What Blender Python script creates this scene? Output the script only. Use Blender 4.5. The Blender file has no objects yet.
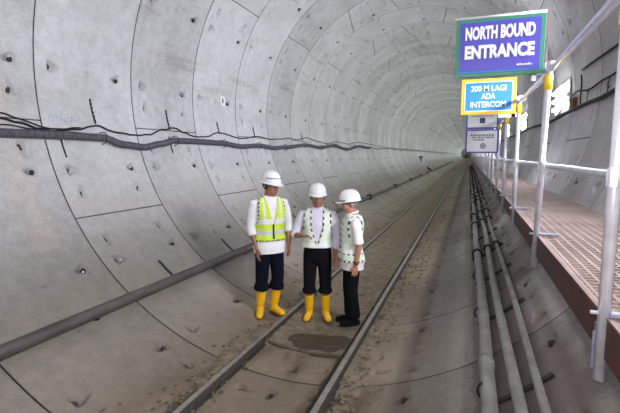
import bpy, bmesh, math, random
import numpy as np
from mathutils import Vector, Matrix, noise as mnoise
random.seed(7)
SC = bpy.context.scene
COL = SC.collection
PI = math.pi
R = 3.025                       # inner radius of the tunnel, axis along +y at x=z=0

# ------------------------------------------------------------------ camera
cam_d = bpy.data.cameras.new('camera'); cam = bpy.data.objects.new('camera', cam_d); COL.objects.link(cam)
cam_d.sensor_width = 36; cam_d.lens = 36*436.3/620; cam_d.clip_end = 500; cam_d.clip_start = .05
yaw, pitch = math.radians(19.896), math.radians(6.732)
fw = Vector((-math.sin(yaw)*math.cos(pitch), math.cos(yaw)*math.cos(pitch), -math.sin(pitch)))
rt = Vector((math.cos(yaw), math.sin(yaw), 0)); up = rt.cross(fw)
cam.matrix_world = Matrix(((rt.x, up.x, -fw.x, 1.494), (rt.y, up.y, -fw.y, 0), (rt.z, up.z, -fw.z, -.905), (0, 0, 0, 1)))
SC.camera = cam
# ------------------------------------------------------------------ world, exposure, lamps
w = bpy.data.worlds.new('world'); SC.world = w; w.use_nodes = True
w.node_tree.nodes['Background'].inputs[0].default_value = (.62, .66, .72, 1)
w.node_tree.nodes['Background'].inputs[1].default_value = .03
SC.view_settings.view_transform = 'Standard'; SC.view_settings.look = 'None'
SC.view_settings.exposure = 1.3; SC.view_settings.gamma = 1; SC.view_settings.use_curve_mapping = False
LAMP_Y = [3.3 + 5.6*i for i in range(-1, 20)] + [115.3+11.2*i for i in range(15)]
LAMP_W = 62.0
LAMP_COL_NEAR = (.90, .91, 1.0); LAMP_COL_FAR = (.90, 1.0, .93)
# the photographer's flash, just above the lens
fl = bpy.data.lights.new('camera_flash', 'AREA'); fl.shape = 'RECTANGLE'; fl.size = .10; fl.size_y = .06; fl.energy = 20; fl.color = (1, .95, .88)
flo = bpy.data.objects.new('camera_flash', fl); COL.objects.link(flo)
flo.matrix_world = cam.matrix_world.copy(); flo.location = Vector((1.494, 0, -.905)) + up*.16 - fw*.02

# ------------------------------------------------------------------ helpers
def tag(o, label=None, cat=None, group=None, kind=None):
    if label: o['label'] = label
    if cat: o['category'] = cat
    if group: o['group'] = group
    if kind: o['kind'] = kind
    return o
def empty(name, loc, label=None, cat=None, group=None, rz=0):
    o = bpy.data.objects.new(name, None); COL.objects.link(o); o.empty_display_size = .1
    o.location = loc; o.rotation_euler = (0, 0, rz)
    return tag(o, label, cat, group)
def link(name, me, mats, parent=None, smooth=False):
    if not isinstance(mats, (list, tuple)): mats = [mats]
    for m in mats: me.materials.append(m)
    if smooth: me.polygons.foreach_set('use_smooth', [True]*len(me.polygons))
    o = bpy.data.objects.new(name, me); COL.objects.link(o)
    if parent is not None: o.parent = parent
    return o
class MB:
    """collects simple solids and links them as ONE mesh object"""
    def __init__(s): s.v = []; s.f = []; s.mi = []
    def add(s, v, f, m=0):
        n = len(s.v); s.v += [tuple(p) for p in v]; s.f += [tuple(i+n for i in q) for q in f]; s.mi += [m]*len(f); return s
    def box(s, a, b, m=0, mat=None):
        x0, y0, z0 = a; x1, y1, z1 = b
        v = [Vector(p) for p in ((x0,y0,z0),(x1,y0,z0),(x1,y1,z0),(x0,y1,z0),(x0,y0,z1),(x1,y0,z1),(x1,y1,z1),(x0,y1,z1))]
        if mat: v = [mat @ p for p in v]
        return s.add(v, [(0,3,2,1),(4,5,6,7),(0,1,5,4),(1,2,6,5),(2,3,7,6),(3,0,4,7)], m)
    def prism(s, poly, y0, y1, m=0, axis='y'):
        """closed 2-D outline extruded along an axis"""
        n = len(poly)
        def P(p, t): return (p[0], t, p[1]) if axis == 'y' else ((t, p[0], p[1]) if axis == 'x' else (p[0], p[1], t))
        v = [P(p, y0) for p in poly] + [P(p, y1) for p in poly]
        f = [tuple(range(n-1, -1, -1)), tuple(range(n, 2*n))] + [(i, (i+1) % n, n+(i+1) % n, n+i) for i in range(n)]
        return s.add(v, f, m)
    def tube(s, pts, rad, n=10, m=0, closed=False, cap=True, flat=None, sq=None):
        """tube through points; rad a number, list, or list of (r1, r2); flat = reference side vector"""
        pts = [Vector(p) for p in pts]; k = len(pts)
        if not isinstance(rad, (list, tuple)): rad = [rad]*k
        rings = []; prev = None
        for i, p in enumerate(pts):
            if closed: t = pts[(i+1) % k]-pts[i-1]
            else: t = pts[min(i+1, k-1)]-pts[max(i-1, 0)]
            t.normalize()
            if prev is None:
                ref = Vector(flat) if flat is not None else (Vector((0,0,1)) if abs(t.z) < .9 else Vector((1,0,0)))
            else: ref = prev
            a = (ref - t*ref.dot(t)).normalized(); b = t.cross(a); prev = a
            r1, r2 = rad[i] if isinstance(rad[i], (list, tuple)) else (rad[i], rad[i])
            rings.append([p + a*math.cos(2*PI*j/n)*r1 + b*math.sin(2*PI*j/n)*r2 for j in range(n)])
        v = [q for r_ in rings for q in r_]; f = []
        for i in range(k if closed else k-1):
            i2 = (i+1) % k
            for j in range(n): f.append((i*n+j, i*n+(j+1) % n, i2*n+(j+1) % n, i2*n+j))
        if cap and not closed: f += [tuple(range(n-1, -1, -1)), tuple((k-1)*n+j for j in range(n))]
        return s.add(v, f, m)
    def ball(s, c, r, nu=14, nv=10, m=0, mat=None):
        c = Vector(c); r = Vector(r if isinstance(r, (list, tuple)) else (r, r, r)); v = [(0,0,1)]; f = []
        for i in range(1, nv):
            for j in range(nu):
                a = PI*i/nv; b = 2*PI*j/nu; v.append((math.sin(a)*math.cos(b), math.sin(a)*math.sin(b), math.cos(a)))
        v.append((0,0,-1)); L = len(v)-1
        v = [Vector((p[0]*r.x, p[1]*r.y, p[2]*r.z)) for p in v]
        if mat is not None: v = [mat @ p for p in v]
        v = [p + c for p in v]
        for j in range(nu):
            f.append((0, 1+j, 1+(j+1) % nu)); f.append((L, 1+(nv-2)*nu+(j+1) % nu, 1+(nv-2)*nu+j))
            for i in range(nv-2): f.append((1+i*nu+j, 1+(i+1)*nu+j, 1+(i+1)*nu+(j+1) % nu, 1+i*nu+(j+1) % nu))
        return s.add(v, f, m)
    def mesh(s, name):
        me = bpy.data.meshes.new(name); me.from_pydata(s.v, [], s.f); me.polygons.foreach_set('material_index', s.mi); me.update(); return me
    def build(s, name, mats, parent=None, smooth=False, bevel=0):
        o = link(name, s.mesh(name), mats, parent, smooth)
        if bevel:
            b = o.modifiers.new('bevel', 'BEVEL'); b.width = bevel; b.segments = 2; b.limit_method = 'ANGLE'
        return o
def cylpt(a, y, rad=R):
    a = math.radians(a); return Vector((rad*math.sin(a), y, -rad*math.cos(a)))
def copy_tree(o, parent=None):
    c = o.copy(); COL.objects.link(c); c.parent = parent
    for ch in [x for x in o.children]: copy_tree(ch, c)
    return c

# ------------------------------------------------------------------ materials
def mat(name, col, rough=.6, metal=0, noise=0, nscale=8, bump=0, bscale=40, emis=None, spec=None, stretch=None):
    m = bpy.data.materials.new(name); m.use_nodes = True; nt = m.node_tree; b = nt.nodes['Principled BSDF']
    b.inputs['Base Color'].default_value = (*col, 1); b.inputs['Roughness'].default_value = rough; b.inputs['Metallic'].default_value = metal
    if spec is not None: b.inputs['Specular IOR Level'].default_value = spec
    tc = nt.nodes.new('ShaderNodeTexCoord')
    src = tc.outputs['Object']
    if stretch:
        mp = nt.nodes.new('ShaderNodeMapping'); mp.inputs['Scale'].default_value = stretch; nt.links.new(src, mp.inputs[0]); src = mp.outputs[0]
    if noise:
        n = nt.nodes.new('ShaderNodeTexNoise'); n.inputs['Scale'].default_value = nscale; n.inputs['Detail'].default_value = 6
        nt.links.new(src, n.inputs['Vector'])
        mx = nt.nodes.new('ShaderNodeMix'); mx.data_type = 'RGBA'
        mx.inputs[6].default_value = (*[max(0, c*(1-noise)) for c in col], 1); mx.inputs[7].default_value = (*[min(1, c*(1+noise)) for c in col], 1)
        rp = nt.nodes.new('ShaderNodeMapRange'); rp.inputs[1].default_value = .3; rp.inputs[2].default_value = .7
        nt.links.new(n.outputs[0], rp.inputs[0]); nt.links.new(rp.outputs[0], mx.inputs[0]); nt.links.new(mx.outputs[2], b.inputs['Base Color'])
    if bump:
        n2 = nt.nodes.new('ShaderNodeTexNoise'); n2.inputs['Scale'].default_value = bscale; n2.inputs['Detail'].default_value = 5
        nt.links.new(src, n2.inputs['Vector'])
        bp = nt.nodes.new('ShaderNodeBump'); bp.inputs['Strength'].default_value = bump; bp.inputs['Distance'].default_value = .02
        nt.links.new(n2.outputs[0], bp.inputs['Height']); nt.links.new(bp.outputs[0], b.inputs['Normal'])
    if emis:
        b.inputs['Emission Color'].default_value = (*emis[0], 1); b.inputs['Emission Strength'].default_value = emis[1]
    return m

Y0, S = 3.601, 1.4689           # first ring joint in view and the ring width
def concrete_lining():
    m = bpy.data.materials.new('concrete_lining'); m.use_nodes = True; nt = m.node_tree; L = nt.links.new; b = nt.nodes['Principled BSDF']
    N = nt.nodes.new
    def math_(op, a, b_=None, c=None):
        n = N('ShaderNodeMath'); n.operation = op
        for i, x in enumerate((a, b_, c)):
            if x is None: continue
            if isinstance(x, (int, float)): n.inputs[i].default_value = x
            else: L(x, n.inputs[i])
        return n.outputs[0]
    def rng(x, a, b_, c=0, d=1, smooth=True):
        n = N('ShaderNodeMapRange'); n.interpolation_type = 'SMOOTHSTEP' if smooth else 'LINEAR'
        for i, q in enumerate((a, b_, c, d)): n.inputs[i+1].default_value = q
        L(x, n.inputs[0]); return n.outputs[0]
    def mix(f, c1, c2):
        n = N('ShaderNodeMix'); n.data_type = 'RGBA'
        if isinstance(f, (int, float)): n.inputs[0].default_value = f
        else: L(f, n.inputs[0])
        for i, c in ((6, c1), (7, c2)):
            if isinstance(c, tuple): n.inputs[i].default_value = (*c, 1)
            else: L(c, n.inputs[i])
        return n.outputs[2]
    def noise(scale, detail=5, vec=None, rough=.55):
        n = N('ShaderNodeTexNoise'); n.inputs['Scale'].default_value = scale; n.inputs['Detail'].default_value = detail; n.inputs['Roughness'].default_value = rough
        L(vec if vec else pos, n.inputs['Vector']); return n.outputs[0]
    geo = N('ShaderNodeNewGeometry'); pos = geo.outputs['Position']
    sep = N('ShaderNodeSeparateXYZ'); L(pos, sep.inputs[0]); x, y, z = sep.outputs
    ang = math_('MULTIPLY', math_('ARCTAN2', x, math_('MULTIPLY', z, -1)), 180/PI)
    n1 = noise(1.3, 6); n2 = noise(9, 6); n3 = noise(45, 4, rough=.7)
    mp = N('ShaderNodeMapping'); mp.inputs['Scale'].default_value = (1.2, .22, 1.2); L(pos, mp.inputs[0]); n4 = noise(2.2, 5, mp.outputs[0])
    ring = math_('FLOOR', math_('DIVIDE', math_('SUBTRACT', y, Y0), S))
    wn = N('ShaderNodeTexWhiteNoise'); wn.noise_dimensions = '2D'
    seg = math_('FLOOR', math_('DIVIDE', math_('ADD', ang, math_('MULTIPLY', math_('MODULO', math_('ABSOLUTE', ring), 2), 22.5)), 67.5))
    cb = N('ShaderNodeCombineXYZ'); L(ring, cb.inputs[0]); L(seg, cb.inputs[1]); L(cb.outputs[0], wn.inputs['Vector'])
    wr = N('ShaderNodeTexWhiteNoise'); wr.noise_dimensions = '1D'; L(ring, wr.inputs['W'])
    tone = math_('ADD', math_('ADD', rng(n1, .3, .7, -.10, .10), rng(n2, .3, .7, -.07, .07)), math_('ADD', rng(n3, .3, .7, -.09, .09), math_('ADD', math_('MULTIPLY', math_('SUBTRACT', wn.outputs['Value'], .5), .10), math_('MULTIPLY', math_('SUBTRACT', wr.outputs['Value'], .5), .22))))
    clean = (.54, .54, .555)
    aab = math_('ABSOLUTE', ang)
    an = math_('ADD', ang, rng(n1, .2, .8, -5, 5, False))      # ragged edge of the dust
    an2 = math_('ADD', ang, rng(n2, .2, .8, -1.0, 1.0, False))
    c = mix(rng(math_('ABSOLUTE', an), 75, 38, 0, 1), clean, (.262, .236, .206))       # dust on the lower sides
    c = mix(rng(math_('ABSOLUTE', an), 32, 14, 0, 1), c, (.195, .155, .112))          # brown mud at the bottom
    c = mix(math_('MULTIPLY', rng(n4, .47, .62), rng(aab, 22, 12)), c, (.115, .082, .055))
    pale = math_('MULTIPLY', rng(an2, 20.5, 23.5), rng(an2, 31.9, 31.4))
    dark_band = math_('MULTIPLY', rng(an2, 17.2, 19.5), rng(an2, 22.5, 20.5))
    c = mix(math_('MULTIPLY', dark_band, .6), c, (.13, .10, .088))
    c = mix(math_('MULTIPLY', pale, .85), c, (.30, .27, .24))
    mauve = math_('MULTIPLY', rng(an2, 31.4, 31.9), rng(an, 47, 41))
    c = mix(math_('MULTIPLY', mauve, .8), c, (.17, .14, .135))
    warm = math_('MULTIPLY', math_('MULTIPLY', rng(y, 2.92, 3.05), rng(y, 3.36, 3.26)), math_('MULTIPLY', rng(ang, -88, -85), rng(ang, -50, -56)))
    c = mix(math_('MULTIPLY', warm, .3), c, (.56, .46, .38))
    # rail shadow painted into the colour as dark strips beside both rails
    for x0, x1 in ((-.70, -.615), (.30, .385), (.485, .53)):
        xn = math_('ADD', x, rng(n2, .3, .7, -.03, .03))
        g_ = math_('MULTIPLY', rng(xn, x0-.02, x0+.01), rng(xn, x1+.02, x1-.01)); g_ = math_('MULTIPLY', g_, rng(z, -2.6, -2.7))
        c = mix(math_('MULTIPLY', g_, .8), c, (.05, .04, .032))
    # stains running over the upper lining
    st = math_('MULTIPLY', rng(noise(2.1, 7, mp.outputs[0], .65), .55, .72), rng(aab, 70, 110))
    c = mix(math_('MULTIPLY', st, .6), c, (.25, .24, .20))
    hs = N('ShaderNodeHueSaturation'); L(c, hs.inputs['Color']); L(math_('ADD', tone, 1), hs.inputs['Value'])
    L(hs.outputs[0], b.inputs['Base Color']); b.inputs['Roughness'].default_value = .75; b.inputs['Specular IOR Level'].default_value = .25
    bp = N('ShaderNodeBump'); bp.inputs['Strength'].default_value = .35; bp.inputs['Distance'].default_value = .008
    L(math_('ADD', n3, n2), bp.inputs['Height']); L(bp.outputs[0], b.inputs['Normal'])
    return m
M = {}
M['lining'] = concrete_lining()
M['gasket'] = mat('joint_gasket', (.012, .011, .010), .95)
M['dirt'] = mat('dried_mud', (.165, .13, .088), .95, noise=.35, nscale=9, bump=1.0, bscale=24)
M['wetmud'] = mat('wet_mud', (.055, .036, .022), .5, noise=.3, nscale=12, bump=.5, bscale=20)
M['rail'] = mat('rail_steel_dusty', (.085, .072, .06), .6, .3, noise=.3, nscale=10, bump=.3)
M['railshade'] = mat('painted_rail_shadow', (.035, .027, .022), .8, noise=.4, nscale=15)  # dark colour standing in for the shadow beside the rails
M['railtop'] = mat('rail_running_face', (.25, .235, .205), .5, .3, noise=.2, nscale=14)
M['sleeper'] = mat('sleeper_steel', (.10, .08, .058), .8, .2, noise=.3, nscale=12)
M['pipe'] = mat('pipe_grey_dusty', (.27, .255, .24), .55, noise=.25, nscale=7, bump=.2)
M['bigpipe'] = mat('pipe_rusty_brown', (.095, .078, .078), .6, .1, noise=.4, nscale=8, bump=.3, stretch=(1, .3, 1))
M['black'] = mat('black_steel', (.02, .018, .018), .6)
M['rubber'] = mat('black_rubber', (.014, .014, .015), .6, spec=.2)
M['hose'] = mat('ribbed_hose', (.085, .08, .10), .5, noise=.4, nscale=20)
M['galv'] = mat('galvanised_tube', (.78, .78, .90), .28, .6, noise=.12, nscale=20)
M['galvd'] = mat('painted_bracket_blue_grey', (.22, .23, .33), .5, .3, noise=.3, nscale=20)
M['deck'] = mat('grating_dusty_pink', (.31, .235, .21), .8, .1, noise=.2, nscale=3)
M['beam'] = mat('red_oxide_beam', (.06, .014, .015), .55, noise=.4, nscale=6)
M['beamtop'] = mat('grating_edge_bar', (.22, .12, .11), .6, noise=.2)
M['yellow'] = mat('yellow_tape', (.85, .62, .03), .5)
M['white'] = mat('white_paint', (.8, .8, .8), .4)
M['tube'] = mat('fluorescent_tube', (1, 1, 1), .3, emis=((1, 1, .98), 7))
M['bolt'] = mat('rusty_bolt', (.045, .035, .03), .7)
M['grout'] = mat('pale_grout', (.62, .62, .64), .8)
M['stone'] = mat('clods', (.15, .118, .08), .95, noise=.4, nscale=10)

# ------------------------------------------------------------------ tunnel lining: six precast segments per ring
def seg_bounds(n):
    if n % 2: e = [(-147.5+2, -147.5-2)]; e = [(-151, -146), (-80, -80), (-12.5, -12.5), (55, 55), (122.5, 122.5), (191, 188)]; e.append((209, 214))
    else: e = [(-193-2, -193+2)]; e = [(-195.2, -191.8), (-125.5, -125.5), (-58, -58), (9.5, 9.5), (77, 77), (146, 143), (164.8, 168.2)]
    return e
def wedge(t, u, L, W0, W1, D):
    """recess: t along (0 deep end .. L), u across"""
    w_ = W0 + (W1-W0)*np.clip(t/L, 0, 1)
    inside = np.clip((w_/2 - np.abs(u))/.006, 0, 1)*np.clip((t+.004)/.006, 0, 1)*np.clip((L-t)/.006, 0, 1)
    return inside*D*(1-.9*np.clip(t/L, 0, 1)**.8)
def pocket_depth(fr, a, lo, hi):
    """fr: 0..1 along the ring; a: angle in degrees; lo, hi the segment's edges"""
    d = np.zeros_like(a); y = fr*S
    k = np.round((a+1.7)/22.5); u = np.radians(a-(-1.7+22.5*k))*R
    ok = (np.minimum(np.abs(-1.7+22.5*k-lo), np.abs(-1.7+22.5*k-hi)) > 4)
    d = np.maximum(d, ok*wedge(y-.15*S+.05, u, .15, .125, .035, .15))
    d = np.maximum(d, ok*wedge((.84*S+.02)-y, u, .15, .125, .035, .15))
    for e, sg in ((lo, 1), (hi, -1)):
        t = np.radians((a-e)*sg)*R-.25
        for f0 in (.17, .80): d = np.maximum(d, wedge(t, y-f0*S, .16, .08, .03, .13))
    mid = (lo+hi)/2
    r_ = np.hypot(np.radians(a-mid)*R, y-.49*S); d = np.maximum(d, np.clip((.036-r_)/.008, 0, 1)*.03)
    return d
def ring_segments(n, res, pockets=True):
    out = []; e = seg_bounds(n); ya = Y0+n*S+.0062; yb = Y0+(n+1)*S-.0062; g = math.degrees(.005/R)
    for i in range(6):
        (l0, l1), (h0, h1) = e[i], e[i+1]
        na = max(4, int(math.radians(h0-l0)*R/res)); ny = max(2, int(S/res))
        fr = np.linspace(0, 1, ny+1); ta = np.linspace(0, 1, na+1)
        FR, T = np.meshgrid(fr, ta, indexing='ij')
        lo = l0+(l1-l0)*FR+g; hi = h0+(h1-h0)*FR-g; A = lo+(hi-lo)*T; Y = ya+(yb-ya)*FR
        rad = np.full_like(A, R)
        if pockets: rad = rad + pocket_depth(FR, A, lo-g, hi+g)
        # skirt that gives the segment edge its thickness
        A = np.pad(A, 1, mode='edge'); Y = np.pad(Y, 1, mode='edge'); rad = np.pad(rad, 1, constant_values=R+.15)
        X = rad*np.sin(np.radians(A)); Z = -rad*np.cos(np.radians(A))
        v = np.stack([X, Y, Z], -1).reshape(-1, 3); nr, nc = A.shape
        idx = np.arange(nr*nc).reshape(nr, nc)
        f = np.stack([idx[:-1, :-1], idx[:-1, 1:], idx[1:, 1:], idx[1:, :-1]], -1).reshape(-1, 4)
        em = np.zeros((nr-1, nc-1), np.int32); em[0] = em[-1] = 1; em[:, 0] = em[:, -1] = 1
        c = ((l0+h0)/2+180) % 360-180
        out.append((c, v, f, em.ravel()))
    return out
bins = {'floor': [], 'wall_left': [], 'wall_right': [], 'ceiling': []}
def add_ring(n, res, pk):
    for c, v, f, em in ring_segments(n, res, pk):
        key = 'floor' if abs(c) < 34 else ('wall_left' if -115 < c < 0 else ('wall_right' if 0 < c < 112 else 'ceiling'))
        bins[key].append((v, f, em))
NR = 190
for n in range(-7, NR):
    if n < -3: add_ring(n, .12, False)
    elif n < 5: add_ring(n, .019, True)
    elif n < 14: add_ring(n, .030, True)
    elif n < 30: add_ring(n, .06, True)
    else: add_ring(n, .5, False)
for key, lst in bins.items():
    off = 0; V = []; F = []; EM = []
    for v, f, em in lst: EM.append(em); V.append(v); F.append(f+off); off += len(v)
    V = np.concatenate(V); F = np.concatenate(F)
    me = bpy.data.meshes.new(key); me.vertices.add(len(V)); me.vertices.foreach_set('co', V.ravel())
    me.loops.add(F.size); me.loops.foreach_set('vertex_index', F.ravel().astype(np.int32))
    me.polygons.add(len(F)); me.polygons.foreach_set('loop_start', np.arange(0, F.size, 4, dtype=np.int32)); me.polygons.foreach_set('loop_total', np.full(len(F), 4, dtype=np.int32))
    me.polygons.foreach_set('material_index', np.concatenate(EM)); me.update(calc_edges=True)
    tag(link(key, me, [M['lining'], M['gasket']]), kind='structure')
# dark gasket skin behind the joints, and the two far ends
b = MB(); ys = [Y0-7*S]+[Y0+i*10*S for i in range(0, 20)]; ys[-1] = Y0+NR*S; n = 96
v = [cylpt(360*j/n, y_, R+.155) for y_ in ys for j in range(n)]
f = [(i*n+j, i*n+(j+1) % n, (i+1)*n+(j+1) % n, (i+1)*n+j) for i in range(len(ys)-1) for j in range(n)]
b.add(v, f); b.add([cylpt(360*j/n, ys[0], R+.155) for j in range(n)], [tuple(range(n))]); 
tag(b.build('trim_1', M['gasket']), kind='structure')
tag(MB().add([cylpt(360*j/n, Y0+NR*S-.2, R+.05) for j in range(n)], [tuple(range(n))]).build("trim_2", M['lining']), kind='structure')

# bolt ends and bits of grout sitting in the pockets
rs = random.Random(11); bb = MB(); gb = MB()
for n in range(-3, 15):
    e = seg_bounds(n)
    for i in range(6):
        lo, hi = (sum(e[i])/2, sum(e[i+1])/2); big = n < 5
        for q in range(-9, 10):
            a = -1.7+22.5*q
            if a < -180: continue
            for aa in (a, a-360):
                if not (lo+4 < aa < hi-4): continue
                for f0, sg in ((.15-.05/S+.0, 1), (.84+.02/S, -1)):
                    y = Y0+n*S+f0*S+sg*.022
                    bb.ball(cylpt(aa, y, R+.045), (.032, .026, .032), 6 if big else 4, 4)
                    if rs.random() < .45 and abs(aa) > 45: gb.ball(cylpt(aa+rs.uniform(-.5, .5), y+sg*rs.uniform(.04, .06), R+.012), rs.uniform(.010, .017), 6, 4)
        for ee, sg in ((lo, 1), (hi, -1)):
            for f0 in (.17, .80):
                a = ee+sg*math.degrees(.27/R); y = Y0+n*S+f0*S
                bb.tube([cylpt(a, y, R+.05), cylpt(a+sg*1.1, y, R+.035)], .022, 5)
tag(bb.build('trim_3', M['bolt']), kind='structure'); tag(gb.build('trim_4', M['grout']), kind='structure')

# ------------------------------------------------------------------ lamps on the right wall
LP = [0, 0]
for i, y in enumerate(LAMP_Y):
    near = y < 12
    if 6 < y < 12: lb = 'bright twin-tube light on the right wall beside the nearest yellow-taped railing post'
    elif 12 < y < 17: lb = 'second bright twin-tube light along the right wall, behind the railing'
    elif y < 6: lb = 'nearest wall light on the right wall, beside the first railing posts' if y > 0 else 'wall light behind the camera position on the right wall'
    else: lb = 'small distant wall light in the row far down the right wall'
    t = empty('fluorescent_light', (0, y, 0), lb, 'light', 'wall lights along the right side')
    A = 91.5
    def fr(a, d, yy): return cylpt(a, yy, R-d)
    p0 = cylpt(A, 0); nrm = Vector((-math.sin(math.radians(A)), 0, math.cos(math.radians(A)))); tg = Vector((math.cos(math.radians(A)), 0, math.sin(math.radians(A))))
    mtx = Matrix(((tg.x, 0, nrm.x, p0.x), (tg.y, 1, nrm.y, 0), (tg.z, 0, nrm.z, p0.z), (0, 0, 0, 1)))
    MB().box((-.25, -.64, .02), (.25, .64, .035), mat=mtx).box((-.03, -.62, .035), (.03, .62, .07), mat=mtx).box((-.10,-.5,0),(-.06,-.46,.02),mat=mtx).box((.06,.46,0),(.10,.5,.02),mat=mtx).build('housing', M['white'], t)
    for sx in (-.15, 0, .15):
        MB().tube([mtx @ Vector((sx, -.6, .07)), mtx @ Vector((sx, .6, .07))], .028, 8).build('tube', M['tube'], t, True)
    ld = bpy.data.lights.new('tube_light', 'AREA'); ld.shape = 'RECTANGLE'; ld.size = 1.2; ld.size_y = .26
    ld.energy = LAMP_W*(1.0 if y < 12 else (.52 if y < 110 else (1.3 if y < 190 else 1.9))); ld.color = LAMP_COL_NEAR if near else LAMP_COL_FAR
    lo = bpy.data.objects.new('lamp_light', ld); COL.objects.link(lo); lo.parent = t
    zc = nrm; xc = Vector((0, 1, 0)); yc = (-zc).cross(xc) * -1
    yc = zc.cross(xc)
    pc = mtx @ Vector((0, 0, .11))
    lo.matrix_basis = Matrix(((xc.x, -yc.x, -zc.x, pc.x), (xc.y, -yc.y, -zc.y, pc.y), (xc.z, -yc.z, -zc.z, pc.z), (0, 0, 0, 1)))

# ------------------------------------------------------------------ track
def rail(xc, label):
    t = empty('rail', (xc, 0, 0), label, 'rail', 'the two rails of the track')
    zt = -2.885; prof = [(-.055, zt-.12), (.055, zt-.12), (.055, zt-.108), (.010, zt-.095), (.009, zt-.035), (.028, zt-.028), (.028, zt-.002), (-.028, zt-.002), (-.028, zt-.028), (-.009, zt-.035), (-.010, zt-.095), (-.055, zt-.108)]
    b = MB(); ys = [-6, 30, 80, 160, 280]
    for a, c in zip(ys, ys[1:]): b.prism(prof, a, c)
    b.build('rail_web', M['rail'], t)
    MB().box((-.105, -6, zt-.125), (.048, 280, zt-.086)).build('rail_shadow_strip', M['railshade'], t)  # added dark strip, wider to the left: the rail's shadow as a painted part
    b = MB()
    for a, c in zip(ys, ys[1:]): b.box((-.024, a, zt-.002), (.024, c, zt))
    b.build('running_face', M['railtop'], t)
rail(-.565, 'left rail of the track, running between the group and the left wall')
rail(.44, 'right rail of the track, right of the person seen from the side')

def hnoise(x, y, s, z=0): return mnoise.noise(Vector((x*s, y*s, z)))
def ground(x):  return -math.sqrt(max(R*R-x*x, 0))
# sleepers: steel, curved with the lining, almost buried in the mud
sl = None; k = 0
y = 5.35
while y < 62:
    if sl is None:
        sl = empty('sleeper', (0, y, 0), 'half-buried steel sleeper crossing under the two rails', 'sleeper', 'sleepers buried in the mud')
        b = MB(); n_ = 18; v = []; f = []
        for i in range(n_+1):
            x = -.66+1.22*i/n_-.01; z = max(ground(x)-.004, -3.024)
            for (dy, dz) in ((-.07, -.02), (-.05, .018), (.05, .018), (.07, -.02)): v.append((x, dy, z+dz))
        for i in range(n_):
            for j in range(3): f.append((i*4+j, (i+1)*4+j, (i+1)*4+j+1, i*4+j+1))
        f.append((0, 1, 2, 3)); f.append(tuple(n_*4+q for q in (3, 2, 1, 0)))
        b.add(v, f); b.build('tie', M['sleeper'], sl)
        for xc in (-.565, .44):
            for sx in (-1, 1):
                MB().box((xc+sx*.056-.02, -.03, -2.99), (xc+sx*.056+.02, .03, -2.972)).tube([(xc+sx*.06, 0, -2.975), (xc+sx*.06, 0, -2.945)], .011, 6).build('rail_clip', M['sleeper'], sl)
    else:
        c = copy_tree(sl); c.location.y = y; c['label'] = 'half-buried steel sleeper further down the track'
    k += 1; y += .95
sl['label'] = 'first half-buried steel sleeper, just behind the yellow boots'
# dried mud lying along and between the rails
def mud(name, x0, x1, y0, y1, nx, ny, fn, label, m, cat='mud'):
    v = []; f = []
    for i in range(nx+1):
        for j in range(ny+1):
            x = x0+(x1-x0)*i/nx; y = y0+(y1-y0)*(j/ny)**1.35
            v.append((x, y, ground(x)+fn(x, y)))
    for i in range(nx):
        for j in range(ny):
            a = i*(ny+1)+j; q = (a, a+ny+1, a+ny+2, a+1)
            if max(v[t_][2]-ground(v[t_][0]) for t_ in q) > -.005: f.append(q)
    used = sorted({i for q in f for i in q}); mp = {u: i for i, u in enumerate(used)}
    o = MB().add([v[u] for u in used], [tuple(mp[i] for i in q) for q in f]).build(name, m, None, True)
    return tag(o, label, cat, kind='stuff')
def f_mid(x, y):
    e = y - (4.17+.10*hnoise(x, 0, 3)-.03)
    if e < 0: base = -.012 + .012*hnoise(x, y, 2.3) - .01*min(1, -e*3)
    else: base = .006+.012*min(1, e*30)+.010*hnoise(x, y, 3)
    base += .010*mnoise.noise(Vector((x*1.5, y*8, 3)))+.012*hnoise(x, y, 9, 3) + .005*hnoise(x, y, 28, 5)
    edge = max(0, 1-abs(abs(x+.06)-.47)/.10)
    return base + .028*edge*(.6+.8*hnoise(x, y, 7, 9)) + (.012 if y > 9 else 0)
mud('dried_mud', -.54, .415, 1.6, 60, 40, 520, f_mid, 'brown dried mud and crumbs between the two rails', M['dirt'])
def f_out(x, y):
    if x > 0: d = (x-.47)/.55
    else: d = (-.60-x)/.45
    b_ = .030*max(0, 1-d*2.2) + .020*hnoise(x, y, 3.3, 2) + .016*hnoise(x, y, 9, 4) + .008*hnoise(x, y, 26, 6) - .006 - .03*max(0, d-.5)
    return b_ - .03*max(0, 3.6-y)
mud('dried_mud', .47, 1.10, 1.8, 60, 34, 620, f_out, 'lumpy tan dried mud along the outer side of the right rail', M['dirt'])
mud('dried_mud', -1.05, -.60, 2.2, 60, 26, 520, f_out, 'brown dried mud along the outer side of the left rail', M['dirt'])
def f_wet(x, y):
    r = math.hypot((x-.03)/.36, (y-4.47-.12*x)/.20)
    return .034+.010*hnoise(x, y, 6, 8)-.03*max(0, r-.8-.4*hnoise(x, y, 3, 1))*2.2
mud('mud_puddle', -.40, .40, 4.2, 4.85, 36, 26, f_wet, 'dark wet mud patch between the rails in front of the yellow boots', M['wetmud'], 'puddle')
# clods
b = MB(); rs = random.Random(3)
for i in range(1500):
    side = rs.random()
    if side < .45: x = .50+abs(rs.gauss(0, .16)); 
    elif side < .75: x = rs.choice((-.50, .38))+rs.gauss(0, .035)
    else: x = -.62-abs(rs.gauss(0, .14))
    y = 2.3+rs.random()**1.6*14
    r = rs.uniform(.005, .016)
    if abs(x-.44) < .04 or abs(x+.565) < .04: continue
    b.ball((x, y, ground(x)+.018+r*.3), (r*rs.uniform(.8, 1.5), r*rs.uniform(.8, 1.5), r*.7), 5, 4)
tag(b.build('gravel', M['stone']), 'small clods and stones scattered along the rails', 'gravel', kind='stuff')

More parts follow.
